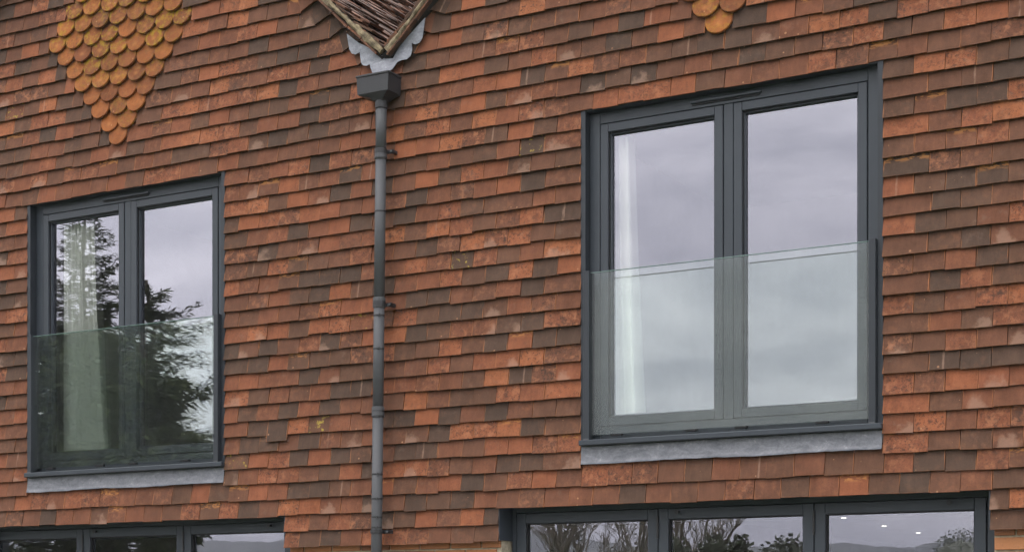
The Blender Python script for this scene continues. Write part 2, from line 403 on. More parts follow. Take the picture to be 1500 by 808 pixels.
# backing wall (dark membrane behind the tiles) with its openings
def wall_sheet(mb, y, flip=False):
    xs = sorted({X_MIN, X_MAX, *[v for w in WINS + LOWS for v in w]}); zs = [course_z(4) + .01, LZ1, WZ0 - .06, WZ1, ZV - .02]
    for i in range(len(xs) - 1):
        for j in range(len(zs) - 1):
            xm, zm = (xs[i] + xs[i + 1]) / 2, (zs[j] + zs[j + 1]) / 2
            if any(a < xm < b and WZ0 - .06 < zm < WZ1 for a, b in WINS) or any(a < xm < b and zm < LZ1 for a, b in LOWS): continue
            mb.add([(xs[i], y, zs[j]), (xs[i + 1], y, zs[j]), (xs[i + 1], y, zs[j + 1]), (xs[i], y, zs[j + 1])], [(0, 1, 2, 3)])
    for g in (GL, GR):
        mb.add([(g - 2.25, y, ZV - .02), (g + 2.25, y, ZV - .02), (g, y, APEX - .02)], [(0, 1, 2)])
wm = MB(); wall_sheet(wm, .042); wall_sheet(wm, .34)
wall = hpart(wm, 'wall', M['felt'])

# ---- tile shapes
def tile_variant(seed):
    q = random.Random(seed); nx, nz = 4, 4; w, L, t = .1635, .158, .0130
    vs_, uv, fs = [], [], []
    wob = [q.uniform(-.0011, .0011) for _ in range(nx)]; bow = q.uniform(-.0022, .0012); chip = q.random()
    us = [0.0, .34, .66, 1.0]; vz = [0.0, .012, .50, 1.0]
    for j in range(nz):
        for i in range(nx):
            uu, vv = us[i], vz[j]
            x = (uu - .5) * w; z = vv * L
            if j == 0: z += wob[i]
            if i == 0: x += q.uniform(0, .0016)
            if i == nx - 1: x -= q.uniform(0, .0016)
            if j == 0 and i == 0 and chip < .22: z += q.uniform(.002, .006); x += q.uniform(.001, .004)
            if j == 0 and i == nx - 1 and chip > .78: z += q.uniform(.002, .006); x -= q.uniform(.001, .004)
            y = bow * (1 - (2 * uu - 1) ** 2) + q.uniform(-.0006, .0006) + (.0022 if j == 0 else 0) + (.0012 if i in (0, nx - 1) else 0)
            vs_.append((x, y, z)); uv.append((uu, vv, 0))
    for j in range(nz - 1):
        for i in range(nx - 1):
            a = j * nx + i; fs.append((a, a + 1, a + nx + 1, a + nx))
    b0 = len(vs_)                                    # back rim: bottom row then sides
    for i in range(nx): x, y, z = vs_[i]; vs_.append((x, t, z + .0055)); uv.append((us[i], 0, 0))
    for j in range(1, nz):
        for i in (0, nx - 1): x, y, z = vs_[j * nx + i]; vs_.append((x, t, z)); uv.append((us[i], vz[j], 0))
    for i in range(nx - 1): fs.append((i + 1, i, b0 + i, b0 + i + 1))
    lb = [b0] + [b0 + nx + 2 * j for j in range(nz - 1)]; rb = [b0 + nx - 1] + [b0 + nx + 2 * j + 1 for j in range(nz - 1)]
    for j in range(nz - 1):
        fs.append((j * nx, (j + 1) * nx, lb[j + 1], lb[j])); fs.append(((j + 1) * nx + nx - 1, j * nx + nx - 1, rb[j], rb[j + 1]))
    return vs_, fs, uv
VARS = [tile_variant(100 + i) for i in range(14)]
TILE0 = .1635
var_mesh = []
for vs_, fs, uv in VARS:
    mb = MB(); mb.add(vs_, fs, uv); var_mesh.append(mb.mesh('tile', M['tile_obj']))
TILT = math.atan2(.0215, GAUGE)

def tile_tint(q, x, z):
    """body colour, random, mottling, mark: plain new tiles, blue-brown ones and older mottled ones, clustered a little"""
    cl = math.sin(x * 2.1 + 1.3) * math.sin(z * 2.7 + .4)
    t = q.random(); g = q.random(); mark = q.uniform(.05, .68)
    if t < .185: r, b = q.uniform(.0, .20), q.uniform(0, .15)                      # dark
    elif t < .41: r, b = q.uniform(.24, .42), q.uniform(0, .25)                    # brown
    elif t < .63 - .06 * cl: r, b = q.uniform(.42, .64), q.uniform(0, .3)          # red brown
    elif t < .72 - .07 * cl: r, b = q.uniform(.66, .88), q.uniform(0, .3)          # terracotta
    else: r, b = q.uniform(.40, .98), q.uniform(.4, 1.0)                          # old mottled
    h = q.random()
    if h < .03: mark = .95
    elif h < .085: mark = .84
    elif h < .125: mark = .74
    elif h < .132: mark = .01
    return (r, g, b, mark)

tiles = []            # (matrix, variant, tint, clampfn, area)
def add_tile(k, xa, xb, q, dy=0.0, roll=0.0, drop=0.0, pivot=None, clamp=None):
    z = course_z(k) + q.gauss(0, .0026) - drop; w = xb - xa; xc = (xa + xb) / 2
    ry = R(q.gauss(0, .5)) + roll; sx = (w - q.uniform(.0004, .0026)) / TILE0
    yy = q.gauss(0, .0016) + dy
    tl = TILT + q.gauss(0, .007)
    if pivot is None: T = Matrix.Translation((xc, yy, z)) @ Matrix.Rotation(-ry, 4, 'Y')
    else: T = Matrix.Translation((pivot, yy, z)) @ Matrix.Rotation(-ry, 4, 'Y') @ Matrix.Translation((xc - pivot, 0, 0))
    mat = T @ Matrix.Rotation(-tl, 4, 'X') @ Matrix.Scale(sx, 4, (1, 0, 0))
    px_ = project(xc, 0, z + .05); sc_ = FPX / max(.1, (-(xc - W0 * S) * S + W0 * Cc * Cc))
    vis = -12 < px_[0] < 1512 and -8 < px_[1] < 800
    tiles.append([mat, q.randrange(len(VARS)), tile_tint(q, xc, z), clamp, (w * px_[0] * 0 + w * sc_ * sc_) if vis else 0.0])

clubs = []
def club_rows(g, tip_k):
    """diamond of round-tailed tiles: which x-range of each course it takes"""
    out = {}
    for i in range(15):
        nn = i + 1 if i <= 7 else 15 - i
        if nn <= 0: break
        half = nn * TW / 2
        out[tip_k + i] = (g - half, g + half, nn)
    return out
TIP_L, TIP_R = 31, 31
DIA = {}
for g, tk in ((GL + .0, TIP_L), (GR + .0, TIP_R)):
    for k, v in club_rows(g, tk).items(): DIA.setdefault(k, []).append(v)

q = random.Random(5)
k = 4
while course_z(k) < APEX - .05:
    z0 = course_z(k); zm = z0 + .05
    segs = []
    cuts = []
    if 8 <= k <= 27: cuts += WINS
    if k <= 5: cuts += LOWS
    for (a, b, nn) in DIA.get(k, []): cuts.append((a, b))
    if z0 + .06 > ZV:
        d = (zm - ZV) / SL
        cuts.append((VAL - d, VAL + d))
        lo, hi = GL - (APEX - zm) / SL, GR + (APEX - zm) / SL
    else: lo, hi = X_MIN, X_MAX
    cuts = sorted(cuts); x = lo
    for a, b in cuts:
        if a > x: segs.append((x, a))
        x = max(x, b)
    if x < hi: segs.append((x, hi))
    phase = WINS[1][0] - (0 if k % 2 else TW / 2)
    for (a, b) in segs:
        valley_r = z0 + .06 > ZV and abs(b - (VAL - (zm - ZV) / SL)) < 1e-6
        valley_l = z0 + .06 > ZV and abs(a - (VAL + (zm - ZV) / SL)) < 1e-6
        aa, bb = a, b
        turned = min(.165, (b - a) * .5)
        if valley_r: bb = b - turned
        if valley_l: aa = a + turned
        jit = q.uniform(-.006, .006)
        n0 = math.ceil((aa - phase) / TW - 1e-4); edges = [aa]
        xx = phase + n0 * TW
        while xx < bb - 1e-4:
            if xx > aa + 1e-4: edges.append(xx + (jit + q.gauss(0, .0035) if aa + .03 < xx < bb - .03 else 0))
            xx += TW
        edges.append(bb)
        # no slivers: merge small ends into the neighbour (tile-and-a-half)
        if len(edges) > 2 and edges[1] - edges[0] < .55 * TW: del edges[1]
        if len(edges) > 2 and edges[-1] - edges[-2] < .55 * TW: del edges[-2]
        overw = any(k == 28 and wa - .02 < (a + b) / 2 for wa, wb in WINS)
        for i in range(len(edges) - 1):
            xc = (edges[i] + edges[i + 1]) / 2
            lint = (k == 28 and any(wa < xc < wb for wa, wb in WINS)) or (k == 6 and any(wa < xc < wb for wa, wb in LOWS))
            low = k == 7 and any(wa < xc < wb for wa, wb in WINS)
            near = z0 + .17 > verge_z(edges[i]) or z0 + .17 > verge_z(edges[i + 1])
            dy = -.004 if lint else 0.0
            dr = .009 if lint else 0.0
            # one slipped tile
            px_ = project(xc, 0, zm)
            if abs(px_[0] - 395) < 13 and abs(px_[1] - 632) < 10: dr, dy = .040, -.008
            add_tile(k, edges[i], edges[i + 1], q, dy, 0, dr, None, near)
        if valley_r: add_tile(k, bb, bb + .165, q, -.003, R(24), 0, bb, True)
        if valley_l: add_tile(k, aa - .165, aa, q, -.003, R(-24), 0, aa, True)
    # club tiles
    for (a, b, nn) in DIA.get(k, []):
        for i in range(nn):
            clubs.append((k, a + (i + .5) * TW, nn))
    k += 1

order = sorted(range(len(tiles)), key=lambda i: -tiles[i][4])
single = set(i for i in order[:300] if tiles[i][4] > 0 and not tiles[i][3])
rest = MB(); wbase = Vector((VAL, .3, 0)) + wall.location
for i, (mat, vi, tint, clamp, area) in enumerate(tiles):
    if i in single:
        o = bpy.data.objects.new('tile', var_mesh[vi]); COL.objects.link(o); o.parent = wall
        o.matrix_basis = mat; o.color = tint
    else:
        vs_, fs, uv = VARS[vi]
        pv = [mat @ Vector(p) for p in vs_]
        if clamp:
            for p in pv:
                zt = verge_z(p.x) - .012
                if p.z > zt: p.z = zt
        rest.add(pv, fs, uv, tint)
o = hpart(rest, 'clay_tile', M['tile_geo'], wall); o['kind'] = 'stuff'

flank = MB(); qs = random.Random(77)
for k in range(4, 60):
    z0 = course_z(k)
    if z0 > ZV - .12: break
    y = .02 - (TW / 2 if k % 2 else 0)
    while y < 10.5:
        vs_, fs, uv = VARS[qs.randrange(len(VARS))]; y0 = max(y, .02)
        T = Matrix.Translation((X_MAX + .045, (y0 + y + TW) / 2, z0 + qs.gauss(0, .002))) @ Matrix.Rotation(R(90), 4, 'Z') @ Matrix.Rotation(-TILT - qs.gauss(0, .006), 4, 'X') @ Matrix.Scale((y + TW - y0 - .0015) / TILE0, 4, (1, 0, 0))
        flank.add([T @ Vector(p) for p in vs_], fs, uv, tile_tint(qs, y, z0)); y += TW
o = hpart(flank, 'flank_tile', M['tile_geo'], wall); o['kind'] = 'stuff'

# round-tailed club tiles
def club_variant(seed):
    s = random.Random(seed); w, t = .163, .0135; vs_, uv, fs = [], [], []
    prof = []                                     # outline from top left round the tail to top right
    n = 12; r = w / 2
    for i in range(n + 1):
        a = math.pi + math.pi * i / n
        prof.append((r * math.cos(a) * (1 + s.uniform(-.012, .012)), r + r * math.sin(a) * .98 + s.uniform(-.0012, .0012)))
    prof = [(-r, .158)] + prof + [(r, .158)]
    cx, cz = 0, .10
    rings = [1.0, .965, .6]
    for ri, sc_ in enumerate(rings):
        for (x, z) in prof:
            vs_.append((cx + (x - cx) * sc_, (.0018 if ri == 0 else 0) - (.0016 if ri == 2 else 0), cz + (z - cz) * sc_)); uv.append((.5 + (cx + (x - cx) * sc_) / w, (cz + (z - cz) * sc_) / .158, 0))
    m = len(prof)
    for ri in range(2):
        for i in range(m - 1): fs.append((ri * m + i, ri * m + i + 1, (ri + 1) * m + i + 1, (ri + 1) * m + i))
    fs.append(tuple(2 * m + i for i in range(m)))
    fs.append((0, m, 2 * m, 3 * m - 1, 2 * m - 1, m - 1)[::-1])
    b0 = len(vs_)
    for (x, z) in prof: vs_.append((x, t, z)); uv.append((.5 + x / w, z / .158, 0))
    for i in range(m - 1): fs.append((i + 1, i, b0 + i, b0 + i + 1))
    return vs_, fs, uv
CV = [club_variant(40 + i) for i in range(6)]
cmesh = []
for vs_, fs, uv in CV:
    mb = MB(); mb.add(vs_, fs, uv); cmesh.append(mb.mesh('scalloped_tile', M['club_obj']))
crest = MB()
for (k, x, nn) in clubs:
    z = course_z(k) + q.gauss(0, .0015) - .012
    T = Matrix.Translation((x + q.gauss(0, .002), q.gauss(-.012, .002), z)) @ Matrix.Rotation(R(q.gauss(0, 1.0)), 4, 'Y') @ Matrix.Rotation(-TILT - q.gauss(.05, .015), 4, 'X')
    up = (k - TIP_L) / 9.0
    lich = max(0, min(1, -.02 + .68 * up + q.uniform(-.45, .45)))
    tint = (q.random(), q.random(), q.uniform(.1, .6), lich)
    px_ = project(x, 0, z + .05)
    if px_[1] > -12 and z < 6.6:
        o = bpy.data.objects.new('scalloped_tile', q.choice(cmesh)); COL.objects.link(o); o.parent = wall; o.matrix_basis = T; o.color = tint
    else:
        vs_, fs, uv = q.choice(CV)
        if z < APEX: crest.add([T @ Vector(p) for p in vs_], fs, uv, tint)
# plain tiles show in the notches beside and between the round tails
fill = MB()
for k, lst in DIA.items():
    for (a, b, nn) in lst:
        if course_z(k) > APEX: continue
        x = a - TW / 2 if False else a
        for i in range(nn + 1):
            xa = max(a, a + (i - .5) * TW); xb = min(b, a + (i + .5) * TW)
            if xb - xa < .02: continue
            vs_, fs, uv = VARS[q.randrange(len(VARS))]
            T = Matrix.Translation(((xa + xb) / 2, .010, course_z(k) + .045)) @ Matrix.Rotation(-TILT, 4, 'X') @ Matrix.Scale((xb - xa) / TILE0, 4, (1, 0, 0))
            fill.add([T @ Vector(p) for p in vs_], fs, uv, (.5, q.random(), .3, .4))
o = hpart(fill, 'backing_tile', M['tile_geo'], wall); o['kind'] = 'stuff'
if crest.v:
    o = hpart(crest, 'round_tile', M['club_geo'], wall); o['kind'] = 'stuff'

# ---- brick ground floor
bw = MB()
PIERS = [(X_MIN, LOWS[0][0]), (LOWS[0][1], LOWS[1][0]), (LOWS[1][1], X_MAX)]
bbig = {}
for (a, b) in PIERS:
    bw = MB(); bw.box(a + .012, b - .012, .068, .33, .004, course_z(4) + .06); gw = hpart(bw, 'brick_wall', M['joint']); bstuff = MB()
    r = 0; zt = course_z(4) + .035
    while zt - .065 > 0.0:
        x = a + .014 - (0 if r % 2 else .11)
        while x < b - .02:
            xa, xb = max(x, a + .014), min(x + .215, b - .014)
            if xb - xa > .03:
                jy = q.uniform(-.002, .002)
                if r < 2:
                    mb = MB(); mb.box(-(xb - xa) / 2, (xb - xa) / 2, 0, .06, 0, .065, .003)
                    key = round(xb - xa, 3)
                    if key not in bbig: bbig[key] = mb.mesh('brick', M['brick'])
                    o = bpy.data.objects.new('brick', bbig[key]); COL.objects.link(o); o.parent = gw; o.location = ((xa + xb) / 2, .056 + jy, zt - .065)
                else: bstuff.box(xa, xb, .056 + jy, .10, zt - .065, zt)
            x += .225
        zt -= .075; r += 1
    o = hpart(bstuff, 'brickwork', M['brick'], gw); o['kind'] = 'stuff'
    sf = MB(); sf.box(a + .01, b - .01, .032, .055, course_z(4) + .045, course_z(4) + .075); hpart(sf, 'soffit_board', M['felt'])

# ---- rooms behind the glass
def room(x0, x1, y0, y1, z0, z1, name):
    m = MB()
    m.add([(x0, y0, z0), (x1, y0, z0), (x1, y1, z0), (x0, y1, z0), (x0, y0, z1), (x1, y0, z1), (x1, y1, z1), (x0, y1, z1)],
          [(4, 5, 6, 7), (3, 2, 6, 7), (0, 3, 7, 4), (1, 2, 6, 5)])
    rm = hpart(m, name, M['plaster'])
    f = MB(); f.add([(x0, y0, z0 + .004), (x1, y0, z0 + .004), (x1, y1, z0 + .004), (x0, y1, z0 + .004)], [(0, 1, 2, 3)]); hpart(f, 'floor', M['carpet'], rm)
    return rm
for a, b in WINS: room(a - .75, b + .75, .341, 4.2, 2.56, 5.0, 'bedroom')
for a, b in LOWS: room(a - .25, b + .30, .341, 10.2, .01, 2.40, 'living_room')
# jamb linings between window and room
for (a, b, z0, z1, yf) in [(*w, WZ0 - .06, WZ1, .125) for w in WINS] + [(*w, .0, LZ1, .24) for w in LOWS]:
    m = MB()
    m.box(a - .03, a + .002, yf, .345, z0, z1); m.box(b - .002, b + .03, yf, .345, z0, z1); m.box(a - .03, b + .03, yf, .345, z1 - .002, z1 + .05)
    m.box(a - .03, b + .03, yf, .345, z0 - .03, z0 + .012); hpart(m, 'plaster_reveal', M['plaster'])

# ---- body and roof
bd = MB()
bd.box(X_MIN - .02, X_MIN + .25, .345, 10.6, 0, ZV - .1); bd.box(X_MAX - .25, X_MAX + .02, .345, 10.6, 0, ZV - .1); bd.box(X_MIN - .02, X_MAX + .02, 10.35, 10.6, .001, ZV - .101)
hpart(bd, 'outer_wall', M['brick'])
def slope(gx, side, detail):
    """one roof slope from the ridge at gx down to the eaves/valley; returns a deck with courses of plain tiles"""
    L = (APEX - ZV) / math.sin(math.atan(SL)); ux, uz = side * math.cos(math.atan(SL)), -math.sin(math.atan(SL))
    nx_, nz_ = side * math.sin(math.atan(SL)), math.cos(math.atan(SL))
    def pt(s_, y, h): return (gx + .022 + ux * s_ + nx_ * h, y, APEX + .036 + uz * s_ + nz_ * h)
    d = MB(); d.add([pt(0, -.03, 0), pt(L, -.03, 0), pt(L, 17.0, 0), pt(0, 17.0, 0), pt(0, -.03, -.05), pt(L, -.03, -.05), pt(L, 17.0, -.05), pt(0, 17.0, -.05)],
                    [(0, 1, 2, 3), (4, 5, 6, 7), (0, 1, 5, 4), (1, 2, 6, 5), (2, 3, 7, 6), (3, 0, 4, 7)])
    deck = hpart(d, 'roof', M['felt'])
    t = MB(); rr = random.Random(int(gx * 100) + side)
    ex = .094; n = int(L / ex)
    for c in range(n + 1):
        s1 = L + .03 - c * ex; s0 = s1 - .17
        if s0 < 0: s0 = 0
        yy = -.055 + (0 if c % 2 else -.0); jc = rr.uniform(-.006, .006)
        wy = .165 if detail else .99
        y = yy - (TW / 2 if c % 2 else 0)
        while y < (3.6 if detail else 10.6):
            y0, y1 = max(y, -.055) + .001, y + wy - .002
            j = rr.gauss(0, .009) + jc; hh = .032 + rr.gauss(0, .006); th = .013
            a_, b_ = pt(s0, y0, .012), pt(s1 + j, y0, hh + rr.gauss(0, .0025)); c_, d_ = pt(s1 + j + rr.gauss(0, .002), y1, hh + rr.gauss(0, .0025)), pt(s0, y1, .012)
            lo = [(p[0] - nx_ * th, p[1], p[2] - nz_ * th) for p in (a_, b_, c_, d_)]
            t.add([a_, b_, c_, d_, *lo], [(0, 1, 2, 3), (4, 5, 6, 7), (0, 1, 5, 4), (1, 2, 6, 5), (2, 3, 7, 6)], [(.1, .9, 0), (.1, .1, 0), (.9, .1, 0), (.9, .9, 0)] * 2,
                  (rr.choice((.0, .05, .1, .2, .35)), rr.random(), rr.uniform(.1, .8), .4))
            y += wy
    if detail:
        m = MB(); m.add([pt(0, 3.6, .03), pt(L, 3.6, .03), pt(L, 17.0, .03), pt(0, 17.0, .03)], [(0, 1, 2, 3)]); hpart(m, 'rear_tiling', M['roof'], deck)
    o = hpart(t, 'roof_tile', M['roof'], deck); o['kind'] = 'stuff'
    # verge: irregular bed of lime mortar on an undercloak of tile slips
    v = MB(); ns = int(L / .03); ring = 8
    vsx = []
    lump = 0
    for i in range(ns + 1):
        s_ = i * L / ns * .995
        lump = .8 * lump + rr.gauss(0, .0035)
        for kk in range(ring):
            an = 2 * math.pi * kk / ring
            rr_ = 1 + rr.gauss(0, .16)
            vsx.append(pt(s_, -.047 + math.cos(an) * .020 * rr_, -.016 + lump * .5 + math.sin(an) * (.022 + .009 * math.sin(i * .37 + gx)) * rr_))
    fs = []
    for i in range(ns):
        for kk in range(ring): k2 = (kk + 1) % ring; fs.append((i * ring + kk, i * ring + k2, (i + 1) * ring + k2, (i + 1) * ring + kk))
    fs.append(tuple(range(ring))); fs.append(tuple(ns * ring + kk for kk in range(ring)))
    v.add(vsx, fs); recalc(hpart(v, 'verge_mortar', M['mortar'], deck, False))
    s_ = .02
    slipm = None
    while s_ < L - .08:
        ln = rr.uniform(.13, .17)
        u_ = MB(); e = min(L, s_ + ln); j = rr.gauss(0, .004)
        a = [pt(s_, -.066 + j, -.048), pt(e, -.066 + j, -.048 + rr.gauss(0, .003)), pt(e, .02, -.048), pt(s_, .02, -.048)]; b = [(p[0] + nx_ * .012, p[1], p[2] + nz_ * .012) for p in a]
        u_.add(a + b, [(3, 2, 1, 0), (4, 5, 6, 7), (0, 1, 5, 4), (1, 2, 6, 5), (3, 0, 4, 7), (2, 3, 7, 6)], None, (rr.uniform(.0, .5), rr.random(), .7, .4))
        hpart(u_, 'undercloak_tile', M['tile_geo'], deck); s_ += ln + .004
    return deck
slope(GL, 1, True); slope(GR, -1, True); slope(GL, -1, False); slope(GR, 1, False)
# valley gutter lining
vg = MB(); vg.add([(VAL - .16, -.05, ZV + .145), (VAL, -.05, ZV + .012), (VAL + .16, -.05, ZV + .145), (VAL + .16, 17.0, ZV + .145), (VAL, 17.0, ZV + .012), (VAL - .16, 17.0, ZV + .145)], [(0, 1, 4, 5), (1, 2, 3, 4)])
hpart(vg, 'valley_gutter', M['lead'])
# scalloped lead apron under the valley
def zp(a, b, d): return P(460 + a / 7.345, b / 7.345, d)
outl = [(350, 362), (470, 455), (600, 520), (770, 632), (850, 628), (960, 440), (1080, 320), (1192, 186), (1180, 300), (1168, 410), (1135, 462), (1085, 478), (1047, 462), (1052, 540), (1040, 605), (1005, 643), (955, 650), (915, 632), (903, 672), (850, 748), (790, 790), (645, 800), (614, 735), (602, 692), (570, 712), (532, 706), (506, 680), (496, 620), (490, 562), (442, 586), (402, 576), (376, 530), (372, 430)]
def apron(d, thick):
    bm = bmesh.new()
    vs_ = [bm.verts.new(zp(a, b, d)) for a, b in outl]; bm.faces.new(vs_)
    bmesh.ops.triangulate(bm, faces=bm.faces[:]); bmesh.ops.subdivide_edges(bm, edges=bm.edges[:], cuts=2, use_grid_fill=True)
    rr = random.Random(3)
    for v_ in bm.verts: v_.co.y += -.006 * math.sin((v_.co.x + v_.co.z * .6) * 31) * .45 + rr.uniform(-.001, .001) - max(0, (ZV + .02 - v_.co.z)) * .12
    ex = bmesh.ops.extrude_face_region(bm, geom=bm.faces[:]); [setattr(v_.co, 'y', v_.co.y + thick) for v_ in ex['geom'] if isinstance(v_, bmesh.types.BMVert)]
    bmesh.ops.recalc_face_normals(bm, faces=bm.faces[:])
    return MB().bm(bm)
hpart(apron(-.022, .004), 'lead_flashing', M['pale_lead'], house, False)

# ---- windows
def ring_frame(mb, x0, x1, z0, z1, wl_, wr_, wb, wt, y0, y1, ch=.003):
    mb.box(x0, x0 + wl_, y0, y1, z0, z1, ch); mb.box(x1 - wr_, x1, y0, y1, z0, z1, ch)
    mb.box(x0 + wl_ + .0003, x1 - wr_ - .0003, y0 + .0004, y1, z0, z0 + wb, ch); mb.box(x0 + wl_ + .0003, x1 - wr_ - .0003, y0 + .0004, y1, z1 - wt, z1, ch)

def opening_sash(parent, x0, x1, z0, z1, yf, stile, bead, deep, thick, pane_mat, name='casement'):
    s_ = MB(); ring_frame(s_, x0, x1, z0, z1, stile, stile, stile, stile, yf, yf + thick)
    sash = hpart(s_, name, M['frame'], parent)
    return sash

def add_pane(parent, x0, x1, z0, z1, y, mat, name='pane'):
    m = MB(); m.add([(x0, y, z0), (x1, y, z0), (x1, y, z1), (x0, y, z1)], [(0, 1, 2, 3)]); return hpart(m, name, mat, parent)

def upper_window(a, b):
    yf = .070
    fr = MB(); z0, z1 = WZ0 + .045, WZ1
    s0, s1, m0, m1 = a + .100, a + .874, a + .940, b - .102
    sz0, sz1 = 2.724, 4.508
    fr.box(a + .028, s0 - .004, yf, yf + .07, z0, z1 - .012, .003); fr.box(m1 + .004, b - .028, yf, yf + .07, z0, z1 - .012, .003)
    fr.box(s0 - .0035, m1 + .0035, yf + .0005, yf + .07, z0, sz0 - .004, .003); fr.box(s0 - .0035, m1 + .0035, yf + .0005, yf + .07, sz1 + .004, z1 - .012, .003)
    fr.box(s1 + .004, m0 - .004, yf + .001, yf + .07, sz0 - .0035, sz1 + .0035, .003)
    win = hpart(fr, 'window', M['frame'])
    gk = MB(); gk.box(s0 - .006, s1 + .006, yf + .02, yf + .05, sz0 - .006, sz1 + .006); gk2 = gk
    # reveal liner round the opening, its colour darkened for the recess shade
    ln = MB(); ln.box(a - .002, a + .0275, .012, yf + .06, WZ0, z1); ln.box(b - .0275, b + .002, .012, yf + .06, WZ0, z1); ln.box(a + .028, b - .028, .014, yf + .06, z1 - .0115, z1)
    ln.box(a + .028, b - .028, .016, yf + .06, WZ0 + .0, WZ0 + .0445)
    hpart(ln, 'reveal_liner', M['frame_shaded'], win)
    for (u0, u1) in ((s0, s1), (m0, m1)):
        cs = MB(); ring_frame(cs, u0, u1, sz0, sz1, .050, .050, .048, .050, yf - .004, yf + .055)
        c_ = hpart(cs, 'casement', M['frame'], win)
        bd_ = MB(); ring_frame(bd_, u0 + .0505, u1 - .0505, sz0 + .0485, sz1 - .0505, .012, .012, .012, .012, yf + .018, yf + .05, .002)
        hpart(bd_, 'glazing_bead', M['frame'], win)
        gs = MB(); ring_frame(gs, u0 - .0035, u1 + .0035, sz0 - .0035, sz1 + .0035, .02, .02, .02, .02, yf + .012, yf + .05, .0); hpart(gs, 'gasket', M['gasket'], win)
        gg = MB(); ring_frame(gg, u0 + .0503, u1 - .0503, sz0 + .0483, sz1 - .0503, .005, .005, .005, .005, yf + .010, yf + .018, .0); hpart(gg, 'gasket', M['gasket'], win)
        add_pane(win, u0 + .055, u1 - .055, sz0 + .05, sz1 - .055, yf + .040, M['pane'])
        # spacer bar seen inside the double glazing
        sp = MB(); ring_frame(sp, u0 + .0625, u1 - .0625, sz0 + .0605, sz1 - .0625, .010, .010, .010, .010, yf + .046, yf + .056, .0); hpart(sp, 'spacer_bar', M['gasket'], win)
    vt = MB(); xm = (a + b) / 2 - .015
    vt.box(xm - .215, xm + .215, yf - .016, yf - .0005, 4.541, 4.557, .003); hpart(vt, 'trickle_vent', M['frame'], win)
    vs2 = MB(); vs2.box(xm - .205, xm + .205, yf - .006, yf - .0008, 4.530, 4.5395); hpart(vs2, 'vent_shadow', M['gasket'], win)  # black strip standing in for the shadow line under the vent hood
    # lead apron under the sill
    lm = MB(); nx = 40; grid = []
    rr = random.Random(int(a * 10))
    for j, (zz, yy) in enumerate([(WZ0 + .003, .012), (WZ0 - .035, .008), (WZ0 - .075, .004), (WZ0 - .102, -.002)]):
        for i in range(nx + 1):
            x_ = a + .002 + (b - a - .004) * i / nx
            grid.append((x_, yy + rr.gauss(0, .0011) + .0015 * math.sin(x_ * 9 + j), zz + (rr.gauss(0, .0011) + .003 * math.sin(x_ * 7) if j == 3 else 0)))
    nb = len(grid); grid += [(x_, y_ + .004, z_) for x_, y_, z_ in grid]
    fs = []
    for j in range(3):
        for i in range(nx): p0 = j * (nx + 1) + i; fs.append((p0 + nx + 1, p0 + nx + 2, p0 + 1, p0)); fs.append((nb + p0, nb + p0 + 1, nb + p0 + nx + 2, nb + p0 + nx + 1))
    for i in range(nx): p0 = 3 * (nx + 1) + i; fs.append((p0, p0 + 1, nb + p0 + 1, nb + p0))
    lm.add(grid, fs); hpart(lm, 'lead_sill', M['lead'], win, True)
    return win

def balustrade(a, b, label):
    t = tag(empty('glass_balustrade', ((a + b) / 2, 0, WZ0)), label, 'balustrade', 'glass balustrades across the upper windows')
    loc = t.location
    def part(mb, name, mat): o = mb.build(name, mat, t); o.location = -loc; return o
    r_ = MB(); r_.box(a + .001, b + .004, -.028, .012, WZ0 + .006, WZ0 + .038, .004); part(r_, 'base_rail', M['frame'])
    for (x0, x1) in ((a + .030, a + .068), (b - .068, b - .030)):
        c_ = MB(); c_.box(x0, x1, -.022, .040, WZ0 + .0385, 3.632, .002); part(c_, 'side_channel', M['frame_shaded'])
        d_ = MB(); d_.box(x0 + .001, x1 - .001, -.024, .038, WZ0 + .0387, WZ0 + .046); part(d_, 'end_cap', M['pipe'])
    g_ = MB(); x0, x1, z0, z1, y0, y1 = a + .066, b - .066, WZ0 + .068, 3.624, .000, .017
    g_.add([(x0, y0, z0), (x1, y0, z0), (x1, y0, z1), (x0, y0, z1)], [(0, 1, 2, 3)]); part(g_, 'glass_panel', M['rail'])
    e_ = MB(); e_.box(x0, x1, y0 + .0005, y1, z1 - .0015, z1 + .001); part(e_, 'glass_edge', M['rail_edge'])
    h_ = MB(); h_.add([(x0, y1, z0), (x0, y1, z1), (x1, y1, z1), (x1, y1, z0)], [(0, 1, 2, 3)]); part(h_, 'inner_glass', M['rail'])
    for u_ in (.10, .38, .56, .84):
        k_ = MB(); xx = x0 + (x1 - x0) * u_; k_.box(xx - .035, xx + .035, -.004, .022, z0 - .012, z0 - .0005); part(k_, 'setting_block', M['gasket'])
    w_ = MB(); w_.box(x0, x1, .014, .068, WZ0 + .0386, WZ0 + .0425); part(w_, 'sill_tray', M['frame_shaded'])
    return t

for i, (a, b) in enumerate(WINS): tag(upper_window(a, b), ['upper window whose glass mirrors a dark conifer', 'upper window whose glass mirrors only grey cloud'][i])
balustrade(*WINS[0], 'clear glass balustrade across the upper window that mirrors a conifer')
balustrade(*WINS[1], 'clear glass balustrade across the upper window that mirrors open cloud')

